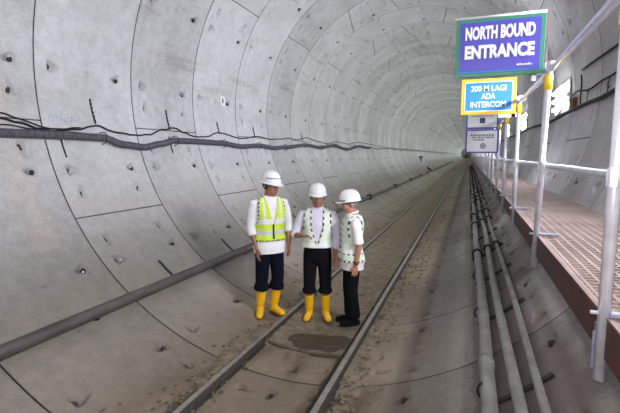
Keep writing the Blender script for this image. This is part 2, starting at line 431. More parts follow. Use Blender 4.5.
# ------------------------------------------------------------------ big pipe low on the left wall
t = empty('steel_pipe', (0, 0, 0), 'long rusty brown pipe lying low along the left wall', 'pipe')
ap = -36.4; pc = cylpt(ap, 0, R-.068)
MB().tube([(pc.x, y_, pc.z) for y_ in (-6, 5, 20, 60, 140, 270)], .058, 20).build('pipe', M['bigpipe'], t, True)
yy = 9.3; k = 0
while yy < 100 and k < 24:
    MB().tube([(pc.x, yy-.012, pc.z), (pc.x, yy+.012, pc.z)], .105, 16).tube([(pc.x, yy+.018, pc.z), (pc.x, yy+.04, pc.z)], .105, 16).build('flange', M['black'], t)
    k += 1; yy += 5.8 if yy < 38 else 4
for yy in [3.05+1.469*2*i for i in range(0, 14)]:
    q = cylpt(ap-2.6, yy, R-.012); p2 = cylpt(ap+2.6, yy, R-.012)
    MB().box((pc.x-.10, yy-.02, pc.z-.075), (pc.x+.02, yy+.02, pc.z-.064)).build('bracket', M['black'], t)
# T-shaped steel bracket further down the left wall
q = cylpt(-63.5, 41.5, R-.01)
t = MB().box((q.x-.02, 41.46, q.z-.55), (q.x+.10, 41.62, q.z+.35)).box((q.x-.02, 40.6, q.z+.20), (q.x+.12, 42.9, q.z+.35)).build('steel_bracket', M['black'])
tag(t, 'dark T-shaped steel bracket on the left wall above the pipe in the distance', 'bracket')
t = MB().tube([cylpt(-46, 42.5, R-.08), cylpt(-41.5, 41.8, R-.10), cylpt(-38.5, 41.2, R-.2)], .09, 8).build('pipe_valve', M['black'])
tag(t, 'dark stubby valve on the pipe below the distant T-shaped bracket', 'valve')

# ------------------------------------------------------------------ corrugated hose and thin cables on the left wall
def table(T, y, tail):
    """smooth reading of a measured sag curve (y, angle); further on it repeats in every ring"""
    if y <= T[0][0]: return T[0][1]
    if y >= T[-1][0]: return lerp_(T[-1][1], tail, min(1, (y-T[-1][0])/4))
    for (y0, a0), (y1, a1) in zip(T, T[1:]):
        if y <= y1:
            t = (y-y0)/(y1-y0); t = t*t*(3-2*t); return a0+(a1-a0)*t
def lerp_(a, b, t): return a+(b-a)*t
HOSE = [(1.5, -77.5), (3.08, -76.63), (3.44, -76.7), (3.86, -76.69), (4.37, -76.6), (4.72, -75.0), (5.1, -74.45), (5.49, -75.59), (5.84, -76.82), (6.5, -76.8), (7.21, -76.69), (7.96, -75.7), (8.83, -76.36), (9.63, -75.53), (10.12, -76.07), (11.92, -77.9), (12.96, -76.91), (14.69, -78.6), (16.19, -76.6), (18.3, -79.4), (19.99, -78.8)]
CAB = [(1.8, -82), (3.14, -79.74), (3.31, -79.2), (3.56, -78.13), (3.72, -77.85), (4.03, -78.43), (4.36, -79.75), (4.65, -78.42), (5.02, -77.95), (5.31, -78.32), (5.64, -80.12), (5.94, -80.95), (6.17, -79.74), (6.47, -78.63), (6.78, -78.8), (7.27, -80.72), (8.09, -79.18), (8.9, -80.59), (9.51, -79.78), (10.22, -80.34), (10.58, -81.07), (11.27, -80.61), (12.1, -82.3), (13.01, -80.68), (14.02, -79.64), (15.07, -81.81), (16.69, -80.84), (18.41, -83), (21.19, -82.5)]
def hose_path(y): return table(HOSE, y, -79)
pts = []; rad = []
yy = 0
while yy < 20.4:
    h = .019 if yy < 9 else .03
    for r_ in (.036, .050):
        pts.append(cylpt(hose_path(yy), yy, R-.058)); rad.append(r_); yy += h
t = empty('corrugated_hose', (0, 0, 0), 'thick ribbed dark grey hose sagging along the left wall', 'hose')
MB().tube(pts, rad, 12).build('hose', M['hose'], t)
for i in range(-2, 11):
    yy = Y0+(i+.5)*S+.05; a = hose_path(yy)
    MB().tube([cylpt(a-1.4, yy, R-.01), cylpt(a-1.2, yy, R-.10), cylpt(a-.2, yy, R-.116), cylpt(a+1.2, yy, R-.09), cylpt(a+1.5, yy, R-.01)], .006, 6).build('hanger', M['black'], t)
def cable(name, fa, r, y0, y1, step, label, m='rubber', off=.02):
    pts = []; y = y0
    while y < y1: pts.append(cylpt(fa(y), y, R-off)); y += step if y < 20 else step*4
    return tag(MB().tube(pts, r, 6).build(name, M[m], None, True), label, 'cable')
cable('cable', lambda y: table(CAB, y, -81)+(.5*math.sin(y*2.9) if y > 22 else 0)+.06*math.sin(y*31), .011, 0, 150, .045, 'black wavy cable just above the ribbed hose on the left wall')
cable('cable', lambda y: table(CAB, y, -81)-.35-1.2*max(0, min(1, (3.75-y)/1.0))+.10*math.sin(y*23), .008, 0, 4.1, .05, 'upper one of the thin black cables joining above the hose at the left edge')
cable('cable', lambda y: -79.0+1.3*max(0, min(1, (y-2.8)/.9))+.12*math.sin(y*17), .007, 0, 4.2, .05, 'lowest thin black cable lying just on top of the hose at the left edge')
cable('cable', lambda y: -79.5+.8*math.sin(y*.9)+.3*math.sin(y*2.3), .014, 18.4, 120, .12, 'dark cable running on along the left wall from the end of the ribbed hose', off=.03)
hg = None
for i in range(-1, 12):
    yy = Y0+(i+.5)*S+.02
    if i in (0, 1, 2, 3, 5):
        lb = {0: 'dark cable tie strip rising from the cable at the wall\'s nearest whole ring', 1: 'dark cable tie strip rising from the cable, second from the left', 2: 'dark cable tie strip rising from the cable below the small white plate', 3: 'dark cable tie strip on the left wall right of the small white plate', 5: 'dark cable tie strip on the left wall, furthest one'}[i]
        b = MB(); top = -85.9 if i < 2 else -84.2
        b.tube([cylpt(-80.2, yy, R-.012), cylpt((top-80.2)/2, yy-.02, R-.008), cylpt(top, yy-.035, R-.006)], .009, 6)
        for q in range(6): a = -81+(top+81)*q/5; b.ball(cylpt(a, yy-.006*q, R-.010), .013, 6, 4)
        tag(b.build('hanging_strip', M['rubber'], None), lb, 'strap', 'strips above the left wall cable')
for i, (yy, a0, a1) in enumerate([(3.80, -74.9, -72.0), (5.77, -75.2, -73.2)]):
    b = MB().tube([cylpt(a0-3, yy, R-.01), cylpt(a0, yy, R-.008), cylpt(a1, yy+.01, R-.006)], .008, 6)
    tag(b.build('hanging_strip', M['rubber']), ['thin dark strip hanging below the hose at the left', 'thin dark strip hanging below the hose, right one'][i], 'strap')
# straps that hold the big pipe, one in every ring
for i in range(0, 9):
    yy = Y0+(i+.5)*S; b = MB()
    b.add([cylpt(a, yy+d, r_) for a in (-43.2, -41.5, -39.8, -38.2) for (d, r_) in ((-.016, R), (-.016, R-.012), (.016, R-.012), (.016, R))], [(q*4+j, q*4+4+j, q*4+5+j, q*4+1+j) for q in range(3) for j in range(3)]+[(0, 1, 2, 3), (15, 14, 13, 12)])
    lb = {0: 'thin dark strap above the big left pipe, second strap left of the neon-vest person', 1: 'thin dark strap above the big left pipe, nearest to the neon-vest person'}.get(i, 'thin dark strap on the left wall above the big pipe')
    tag(b.build('pipe_strap', M['black']), lb, 'strap', 'straps above the big left pipe')
# steel strip across the track in front of the puddle
b = MB(); v = []; n_ = 14
for i in range(n_+1):
    x = -.52+.84*i/n_; yy = 4.17+.05*abs(x)
    for (dy, dz) in ((-.018, -.01), (-.018, .030), (.018, .034), (.018, -.01)): v.append((x, yy+dy, ground(x)+dz))
b.add(v, [(i*4+j, i*4+4+j, i*4+5+j, i*4+1+j) for i in range(n_) for j in range(3)]+[(0, 1, 2, 3), (n_*4+3, n_*4+2, n_*4+1, n_*4)])
tag(b.build('steel_strip', M['sleeper']), 'narrow rusty strip lying across between the rails in front of the wet patch', 'strip')
# end of a coiled hose at the left edge
b = MB(); c = cylpt(-43.5, 1.90, R-.08); ex = Vector((0, 1, 0)); ez = cylpt(-133.5, 0, 1).normalized()*-1
ez = Vector((math.cos(math.radians(-43.5)), 0, math.sin(math.radians(-43.5)))).normalized()
pts = []; rad = []
for i in range(200):
    a = 2*PI*i/200; pts.append(c+ex*math.cos(a)*.36+ez*math.sin(a)*.30); rad.append(.036 if i % 2 else .043)
b.tube(pts, rad, 10, closed=True)
tag(b.build('coiled_hose', M['rubber'], None, True), 'coil of black ribbed hose against the lower left wall at the photo edge', 'hose')
# small white number plate
q = cylpt(-92.4, 7.5, R-.012)
t = empty('wall_plate', (q.x, 7.5, q.z), 'small square white plate with a black mark on the left wall', 'plate')
MB().box((-.006, -.085, -.09), (.004, .085, .09)).build('plate', M['white'], t, bevel=.002)
MB().box((.004, -.022, -.035), (.006, .022, .03)).box((.004, -.012, .03), (.006, .012, .05)).build('printed_mark', M['black'], t)
# blue chalk scribble
rs = random.Random(5); b = MB(); yy = 3.70
M['chalk'] = mat('blue_chalk', (.36, .45, .66), .9)
while yy < 4.12:
    for q in range(rs.choice((2, 3))):
        p = [(yy+rs.uniform(0, .035), -80.6+rs.uniform(-.9, .9)-(yy-3.7)*.4) for _ in range(3)]
        b.tube([cylpt(g, y_, R-.0005) for y_, g in p], .0026, 4)
    yy += .048
tag(b.build('chalk_writing', M['chalk']), 'faint blue chalk scribble on the left wall above the hose', 'writing')

# ------------------------------------------------------------------ three service pipes on the right
def service(name, a, r, label, off):
    t = empty(name, (0, 0, 0), label, 'pipe', 'service pipes on the right of the track')
    c = cylpt(a, 0, R-r-off)
    MB().tube([(c.x+.012*math.sin(y_*.9+a), y_, c.z) for y_ in [-3+1.2*i for i in range(60)]+[90, 140, 270]], r, 16).build('pipe', M['pipe'], t, True)
    for i, yy in enumerate([3.3, 9.1, 14.9, 20.7, 26.5]):
        yy += {0: 0, 1: 1.9, 2: .9}[int(abs(a-35)/3) % 3]
        MB().tube([(c.x+.012*math.sin(yy*.9+a), yy-.05, c.z), (c.x+.012*math.sin(yy*.9+a), yy+.05, c.z)], r*1.13, 16).build('coupling', M['pipe'], t, True)
    return c
cA = service('service_pipe', 34.7, .050, 'thickest grey pipe of the three, nearest the track', .03)
cB = service('service_pipe', 38.0, .038, 'middle grey pipe of the three beside the walkway', .03)
cC = service('service_pipe', 40.75, .026, 'thinnest grey pipe of the three, nearest the walkway', .03)
k = 0
for i in range(-1, 42):
    yy = [1.35, 2.86, 4.35, 5.75, 7.1][i+1] if i < 4 else 7.1+1.469*(i-3)
    b = MB()
    b.tube([cylpt(33.0+.85*j, yy, R-.016) for j in range(12)], (.016), 6)
    if i in (3, 5, 6, 8) or i > 8:
        for c, r in ((cA, .050), (cB, .038), (cC, .026)):
            b.tube([(c.x+.012*math.sin(yy*.9)+math.cos(q)*(r+.016), yy, c.z+math.sin(q)*(r+.016)) for q in [PI*(-.25+1.5*j/12) for j in range(13)]], .017, 6)
        b.tube([(cA.x-.06, yy, cA.z+.01), cylpt(32.6, yy, R-.012)], .014, 6)
    else:
        c = cA; r = .052
        b.tube([(c.x+math.cos(q)*(r+.018), yy+.03, c.z+math.sin(q)*(r+.018)) for q in [PI*(.72+.5*j/6) for j in range(7)]], .009, 6)
    lb = {3: 'black steel clamp over all three service pipes, the nearest full clamp', 1: 'dark bracket under the service pipes in the foreground'}.get(i, 'dark bracket carrying the three service pipes')
    tag(b.build('pipe_clamp', M['black'], None, True), lb, 'clamp', 'brackets of the service pipes')

# ------------------------------------------------------------------ walkway on the right
DX0, DX1, DZ = 1.945, 2.655, -1.44
wk = empty('walkway', (DX0, 0, DZ), 'raised walkway of dusty steel grating along the right wall', 'walkway')
def W(o): o.location = Vector((-DX0, 0, -DZ)); return o
def grating(y0, y1, dy, dx, m):
    b = MB(); y = y0+.008
    while y < y1-.008:
        b.box((DX0+.012, y, DZ-.024), (DX1, y+.0145*dy/.05, DZ-.001)); y += dy
    x = DX0+.03
    while x < DX1: b.box((x, y0+.004, DZ-.020), (x+.0125*dx/.05, y1-.004, DZ)); x += dx
    b.box((DX0+.012, y0+.002, DZ-.026), (DX0+.024, y1-.002, DZ)); b.box((DX1-.008, y0+.002, DZ-.026), (DX1+.002, y1-.002, DZ))
    return b.build('grating_panel', m, wk)
ys = [-2.78+1.469*i for i in range(0, 18)]
for a, c in zip(ys, ys[1:]): W(grating(a, c, .050, .055, M['deck']))
W(grating(ys[-1], 90, .09, .09, M['deck'])); W(grating(90, 270, 1.5, .12, M['deck']))
for a, c in ((-2.8, 40), (40, 120), (120, 270)):
    W(MB().box((DX0-.005, a, DZ-.135), (DX0+.004, c, DZ-.001)).box((DX0+.004, a, DZ-.045), (DX0+.055, c, DZ-.036)).box((DX0+.004, a, DZ-.135), (DX0+.055, c, DZ-.127)).build('edge_beam', M['beam'], wk))
    W(MB().box((DX0-.006, a, DZ-.001), (DX0+.010, c, DZ+.006)).build('edge_bar', M['beamtop'], wk))
POST_Y = [-1.43, .13, 1.64, 3.17, 4.745, 6.2]+[6.2+1.48*i for i in range(1, 62)]
for i, yy in enumerate(POST_Y[:44]):
    yb = yy+.12; b = MB()
    b.box((DX0+.02, yb-.03, DZ-.11), (2.64, yb+.03, DZ-.05))
    xw = math.sqrt(R*R-(DZ-.42)**2)-.01
    b.tube([(DX0+.05, yb, DZ-.10), (xw, yb, DZ-.42)], .022, 6)
    b.box((DX0+.01, yb-.04, DZ-.17), (DX0+.06, yb+.04, DZ-.05))
    W(b.build('support_bracket', M['black'], wk))
# railing
rl = empty('railing', (DX0, 0, DZ), 'galvanised tube railing with yellow-taped posts along the walkway edge', 'railing')
def Rl(o): o.location = Vector((-DX0, 0, -DZ)); return o
XR = 1.935
def zt(y): return -.36+.012*math.sin(y*1.3)
for i, yy in enumerate(POST_Y):
    lean = {2: .0, 3: -.13, 4: .02, 5: .06}.get(i, .02*math.sin(i*2.1))
    p0 = Vector((XR, yy-lean*.35, DZ-.215)); p1 = Vector((XR, yy+lean*.7, -.335))
    seg = 12 if i < 12 else 6
    po = Rl(MB().tube([p0, p1], .0195, seg).build('post', M['galv'], rl, True))
    def at(z): return p0+(p1-p0)*((z-p0.z)/(p1.z-p0.z))
    if i < 46:
        c = at(-.46); d = (p1-p0).normalized()
        o = MB().tube([c-d*.045, c+d*.045], .025, seg).build('yellow_tape', M['yellow'], po, True); 
        c = at(-.365); b = MB().tube([c-d*.03, c+d*.03], .027, 8).box((XR-.028, c.y-.016, c.z-.02), (XR+.045, c.y+.016, c.z+.02))
        b.tube([(XR+.045, c.y-.05, c.z), (XR+.045, c.y+.05, c.z)], .012, 6); b.build('coupler', M['galv'], po)
        c = at(-.975); MB().tube([c-d*.03, c+d*.03], .025, 8).tube([(XR+.03, c.y-.02, c.z), (XR+.03, c.y+.02, c.z)], .022, 8).build('coupler', M['galv'], po)
        c = at(DZ-.05)
        b = MB().box((XR-.006, c.y+.018, DZ-.21), (XR+.008, c.y+.075, DZ-.04)).box((XR-.020, c.y+.028, DZ-.19), (XR-.006, c.y+.036, DZ-.06)).box((XR+.01, c.y-.02, DZ+.008), (XR+.13, c.y+.02, DZ+.02))
        b.build('foot_bracket', M['galvd'], po)
        MB().tube([(XR-.04, c.y, DZ+.015), (XR+.06, c.y, DZ+.015)], .007, 6).build('bolt', M['galv'], po)
pts = [(XR+.03, y_, zt(y_)) for y_ in [-2, 0, 1.6, 3.1, 4.7, 6.2, 9, 12, 20, 40, 80]]
Rl(MB().tube(pts, .0195, 12).build('top_rail', M['galv'], rl, True))
pts = [(XR+.03, y_, -.975) for y_ in [-2, 0, 1.6, 3.1, 4.7, 6.2, 9, 12, 20, 40, 80]]
Rl(MB().tube(pts, .0175, 12).build('middle_rail', M['galv'], rl, True))

# ------------------------------------------------------------------ cables on the right wall
cable('cable', lambda y: 85.6+.5*math.sin(y*1.1)+1.0*max(0, min(1, (6.3-y)/.8)), .028, 1, 120, .12, 'thick black cable along the right wall just below the lights', off=.04)
cable('cable', lambda y: 90.2+.5*math.sin(y*2.6)+.3*math.sin(y*5.1)-3.5*max(0, y-8.2), .013, 2, 9.4, .1, 'thin drooping black cable on the right wall above the thick cable', off=.03)
cable('cable', lambda y: 95.8+.15*math.sin(y*2), .016, 2, 7.5, .2, 'straight dark conduit high on the right wall at the photo edge', off=.03)
for i, yy in enumerate((6.1, 7.05)):
    tag(MB().tube([cylpt(90.0, yy, R-.02), cylpt(88.4, yy+.03, R-.03), cylpt(86.2, yy-.02, R-.035)], .006, 6).build('cable_tie', M['rubber']), ['cable tie hanging from the thin right-wall cable, one nearest the photo edge', 'cable tie hanging from the thin right-wall cable, one nearest the bright light'][i], 'cable tie')
b = MB().tube([cylpt(a, 7.52+.02*math.sin(a), R-.02) for a in range(87, 96, 1)], .010, 6)
tag(b.build('cable', M['rubber']), 'short dark cable dropping vertically on the right wall beside the bright light', 'cable')
q = cylpt(87.6, 7.85, R)
M['rust'] = mat('rusty_box', (.22, .09, .05), .8, noise=.4)
tag(MB().box((q.x-.06, 7.80, q.z-.10), (q.x+.01, 7.92, q.z+.10)).build('junction_box', M['rust'], bevel=.006), 'small rusty junction box on the right wall beside the bright light', 'box')

# ------------------------------------------------------------------ signs
def text_mesh(s, size, bold=0, sx=1.0):
    cu = bpy.data.curves.new('lettering', 'FONT'); cu.body = s; cu.size = size; cu.offset = bold; cu.extrude = .0012; cu.align_x = 'CENTER'; cu.align_y = 'CENTER'; cu.resolution_u = 3
    o = bpy.data.objects.new('tmp', cu); COL.objects.link(o)
    dg = bpy.context.evaluated_depsgraph_get(); me = bpy.data.meshes.new_from_object(o.evaluated_get(dg))
    bpy.data.objects.remove(o); bpy.data.curves.remove(cu)
    xs = [v.co.x for v in me.vertices]
    for v in me.vertices: v.co.x *= sx
    me.materials.clear()
    return me
def letter(s, w, h, x, z, m, parent, name='lettering', bold=.006, ry=0):
    """text scaled to width w and cap height h, standing on the sign's front (-y)"""
    me = text_mesh(s, 1.0, bold/h*.7)
    xs = [v.co.x for v in me.vertices]; ysv = [v.co.y for v in me.vertices]
    cx, cy = (max(xs)+min(xs))/2, (max(ysv)+min(ysv))/2; kx = w/(max(xs)-min(xs)); ky = h/(max(ysv)-min(ysv))
    for v in me.vertices:
        X, Y, Z = v.co; v.co = ((X-cx)*kx, -(Z)-.0125-.001, (Y-cy)*ky)
    me.update(); o = link(name, me, m, parent); o.location = (x, 0, z); o.rotation_euler = (0, ry, 0); return o
M['blue'] = mat('sign_violet_blue', (.085, .075, .50), .45); M['green'] = mat('sign_green_border', (.05, .26, .17), .45)
M['cyanblue'] = mat('sign_sky_blue', (.02, .20, .62), .45); M['orange'] = mat('sign_orange_border', (.80, .42, .03), .45)
M['signw'] = mat('sign_white', (.86, .86, .90), .45); M['cream'] = mat('sign_cream_letters', (.85, .86, .45), .45)
M['navy'] = mat('sign_blue_frame', (.05, .06, .42), .45); M['ink'] = mat('sign_black_ink', (.03, .03, .06), .5)
M['brown'] = mat('brown_rod', (.33, .19, .17), .6)
def sign(xl, xr, y, zb, zt_, border, bw, face, label, inner=None):
    w_, h = xr-xl, zt_-zb
    t = empty('sign_board', ((xl+xr)/2, y, (zb+zt_)/2), label, 'sign', rz=0)
    MB().box((-w_/2, -.008, -h/2), (w_/2, .012, h/2)).build('board', border, t, bevel=.002)
    MB().box((-w_/2+bw, -.011, -h/2+bw), (w_/2-bw, -.007, h/2-bw)).build('face_panel', face, t)
    return t, w_, h
# NORTH BOUND ENTRANCE
t, w_, h = sign(1.385, 1.908, 3.13, -.398, -.030, M['green'], .026, M['blue'], 'blue sign with green border reading NORTH BOUND ENTRANCE, topmost on the railing')
letter('NORTH BOUND', .41, .084, 0, .088, M['signw'], t, bold=.0060)
letter('ENTRANCE', .41, .086, 0, -.030, M['signw'], t, bold=.0060)
b = MB()
for i, (dx, ww, hh) in enumerate(((0, .012, .010), (.015, .010, .013), (.029, .012, .009), (.046, .016, .010), (.066, .008, .014), (.078, .008, .009))): b.box((.108+dx, -.0135, -.128), (.108+dx+ww, -.0112, -.128+hh))
b.build('small_print', M['signw'], t)
MB().tube([(-.272, -.010, .186), (.262, -.010, .186)], .0075, 8).build('top_strip', M['signw'], t, True)
MB().box((-.262, -.0125, -.160), (.240, -.0110, -.152)).build('light_strip', M['cyanblue'], t)
MB().box((.272, -.006, -.19), (.280, .006, .20)).build('side_rod', M['brown'], t)
MB().box((.20, .012, -.19), (.262, .022, .10)).box((.20, .012, -.225), (.225, .030, -.10)).build('back_bracket', M['galv'], t)
# 200 M LAGI ADA INTERCOM
t, w_, h = sign(1.400, 1.893, 4.66, -.512, -.172, M['orange'], .030, M['cyanblue'], 'sky-blue sign with orange border reading 200 M LAGI ADA INTERCOM, under the big blue sign')
b = MB()
for (x0, z0, x1, z1) in ((-w_/2+.029, -h/2+.029, w_/2-.029, -h/2+.037), (-w_/2+.029, h/2-.037, w_/2-.029, h/2-.029), (-w_/2+.029, -h/2+.029, -w_/2+.037, h/2-.029), (w_/2-.037, -h/2+.029, w_/2-.029, h/2-.029)):
    b.box((x0, -.0125, z0), (x1, -.0108, z1))
b.build('white_line', M['signw'], t)
letter('200 M LAGI', .315, .055, 0, .077, M['cream'], t, bold=.0008)
letter('ADA', .125, .055, 0, .003, M['cream'], t, bold=.0008)
letter('INTERCOM', .320, .055, 0, -.075, M['cream'], t, bold=.0008)
MB().box((.10, .012, -.20), (.26, .024, -.16)).box((.215, .012, -.20), (.25, .05, .10)).build('back_bracket', M['galv'], t)
# two white notices
t, w_, h = sign(1.43, 1.91, 7.62, -.485, -.225, M['navy'], .022, M['signw'], 'upper white notice with blue frame and dark square, under the orange-bordered sign')
MB().box((-.035, -.013, -.045), (.045, -.0105, .040)).build('dark_square', M['ink'], t)
MB().box((-.020, -.0145, -.030), (.010, -.0125, .010)).build('square_detail', M['navy'], t)
b = MB(); rs = random.Random(4)
x = -.16
while x < .16:
    ww = rs.uniform(.012, .03); b.box((x, -.013, .058), (x+ww, -.0105, .074)); x += ww+rs.uniform(.006, .014)
b.build('printed_line', M['ink'], t)
t, w_, h = sign(1.43, 1.925, 7.60, -.875, -.497, M['navy'], .024, M['signw'], 'lower white notice with blue frame, small text and round emblem, lowest of the signs')
b = MB()
for z_, x0, x1 in ((.085, -.17, .18), (.050, -.15, .17), (.012, -.13, .02)):
    x = x0
    while x < x1:
        ww = rs.uniform(.012, .034); b.box((x, -.013, z_), (x+ww, -.0105, z_+.022)); x += ww+rs.uniform(.008, .016)
b.build('printed_line', M['ink'], t)
b = MB(); b.tube([(.02, -.0125, -.075), (.02, -.0105, -.075)], .045, 20); b.build('round_emblem', M['ink'], t)
MB().tube([(.02+.028*math.cos(a), -.0135, -.075+.028*math.sin(a)) for a in [2*PI*i/16 for i in range(16)]], .004, 4, closed=True).box((.0, -.0145, -.080), (.04, -.0125, -.072)).build('emblem_ring', M['signw'], t)
# ------------------------------------------------------------------ people
M['skin'] = mat('skin_brown', (.34, .165, .10), .5, noise=.08, nscale=30)
M['skin2'] = mat('skin_tan', (.46, .22, .14), .5, noise=.08, nscale=30)
M['hair'] = mat('black_hair', (.02, .017, .015), .7); M['greyhair'] = mat('grey_hair', (.22, .22, .23), .8, noise=.3, nscale=60)
M['eyew'] = mat('eye_white', (.7, .68, .65), .4); M['iris'] = mat('eye_dark', (.02, .012, .01), .3); M['lip'] = mat('lips', (.34, .12, .10), .5)
M['shirtw'] = mat('white_shirt', (.88, .86, .90), .8, noise=.05, nscale=10, bump=.35, bscale=9)
M['shirtl'] = mat('lavender_white_shirt', (.72, .68, .82), .8, noise=.05, nscale=10, bump=.35, bscale=9)
M['trousers'] = mat('black_trousers', (.006, .006, .009), .95, spec=.15, bump=.4, bscale=8)
M['navyt'] = mat('navy_trousers', (.004, .005, .013), .95, spec=.15, bump=.4, bscale=8)
M['boot'] = mat('yellow_rubber', (.86, .47, .012), .35, noise=.08, nscale=14)
M['sole'] = mat('boot_sole', (.12, .08, .04), .8)
M['neon'] = mat('neon_yellow_fabric', (.66, .86, .07), .7)
M['silver'] = mat('reflective_tape', (.62, .64, .72), .5); M['vestw'] = mat('white_green_vest', (.74, .82, .70), .75, noise=.05, nscale=12)
M['vesttape'] = mat('pale_tape', (.82, .84, .86), .6)
M['trim'] = mat('black_trim', (.02, .02, .02), .7)
M['helmet'] = mat('white_helmet', (.86, .86, .90), .25); M['redband'] = mat('dark_red_strap', (.20, .02, .03), .6); M['logo'] = mat('grey_blue_logo', (.35, .40, .50), .5)

def remeshed(mb, name, mats, parent, voxel, smooth_it=3, matfn=None):
    me = mb.mesh(name); o = bpy.data.objects.new('tmp', me); COL.objects.link(o)
    r = o.modifiers.new('r', 'REMESH'); r.mode = 'VOXEL'; r.voxel_size = voxel; r.use_smooth_shade = True
    s = o.modifiers.new('s', 'SMOOTH'); s.factor = .5; s.iterations = smooth_it
    dg = bpy.context.evaluated_depsgraph_get(); m2 = bpy.data.meshes.new_from_object(o.evaluated_get(dg)); m2.name = name
    bpy.data.objects.remove(o); bpy.data.meshes.remove(me); m2.materials.clear()
    if matfn: m2.polygons.foreach_set('material_index', [matfn(p.center) for p in m2.polygons])
    return link(name, m2, mats, parent, True)
def V(*a): return Vector(a)
def lerp(a, b, t): return a+(b-a)*t
def torso_prof(k, belly=0, chest=1):
    # (z, rx, ry, cy) for the bare trunk, facing -y
    P = [(.80, .150, .105, .01), (.88, .165, .115, .012), (.96, .163, .110, .005), (1.04, .150, .103, 0), (1.12, .147, .103, 0), (1.20, .158, .110, 0), (1.28, .172, .116, .003), (1.36, .180, .112, .010), (1.41, .176, .100, .015), (1.45, .150, .082, .018), (1.48, .105, .066, .018), (1.505, .070, .058, .014), (1.53, .057, .057, .008)]
    return [(z*k, rx*k, (ry+(belly*math.exp(-((z-1.0)/.14)**2)))*k, (cy-belly*.6*math.exp(-((z-1.0)/.14)**2))*k) for z, rx, ry, cy in P]
def prof_at(P, z):
    if z <= P[0][0]: return P[0][1:]
    for a, b in zip(P, P[1:]):
        if z <= b[0]:
            t = (z-a[0])/(b[0]-a[0]); return tuple(lerp(p, q, t) for p, q in zip(a[1:], b[1:]))
    return P[-1][1:]
def loft(mb, P, z0, z1, off, n=28, steps=26, sup=1.0):
    v = []; f = []
    for i in range(steps+1):
        z = lerp(z0, z1, i/steps); rx, ry, cy = prof_at(P, z)
        for j in range(n):
            a = 2*PI*j/n; c, s = math.cos(a), math.sin(a); e = .85
            v.append((math.copysign(abs(c)**e, c)*(rx+off), math.copysign(abs(s)**e, s)*(ry+off)+cy, z))
    for i in range(steps):
        for j in range(n): f.append((i*n+j, i*n+(j+1) % n, (i+1)*n+(j+1) % n, (i+1)*n+j))
    f += [tuple(range(n-1, -1, -1)), tuple(steps*n+j for j in range(n))]
    mb.add(v, f)
def hand(mb, w_, d, n_, s, k, curl=.5):
    """w_ wrist point, d direction of the fingers, n_ palm normal (the side the fingers curl to), s thumb side"""
    d = d.normalized(); s = (s-d*s.dot(d)).normalized(); n_ = d.cross(s) if d.cross(s).dot(n_) > 0 else s.cross(d)
    P = lambda x, y, z: w_+(s*x+d*y+n_*z)*k
    mb.tube([P(0, -.01, 0), P(0, .02, 0), P(0, .05, 0), P(-.002, .085, 0)], [(.024*k, .017*k), (.031*k, .015*k), (.040*k, .014*k), (.038*k, .012*k)], 12, flat=s)
    for x, L in ((.031, .072), (.0105, .080), (-.0105, .075), (-.031, .060)):
        p = P(x, .078, 0); pts = [p]; ang = curl*.35
        for q, seg in enumerate((.45, .32, .23)):
            p = p+(d*math.cos(ang)+n_*math.sin(ang)+s*x*.9)*L*seg*k; pts.append(p); ang += curl*.75
        mb.tube(pts, [.0095*k, .009*k, .0082*k, .0068*k], 8)
    mb.tube([P(.022, .018, .002), P(.046, .040, .010), P(.056, .066, .020), P(.054, .088, .030)], [.013*k, .012*k, .0105*k, .008*k], 8)
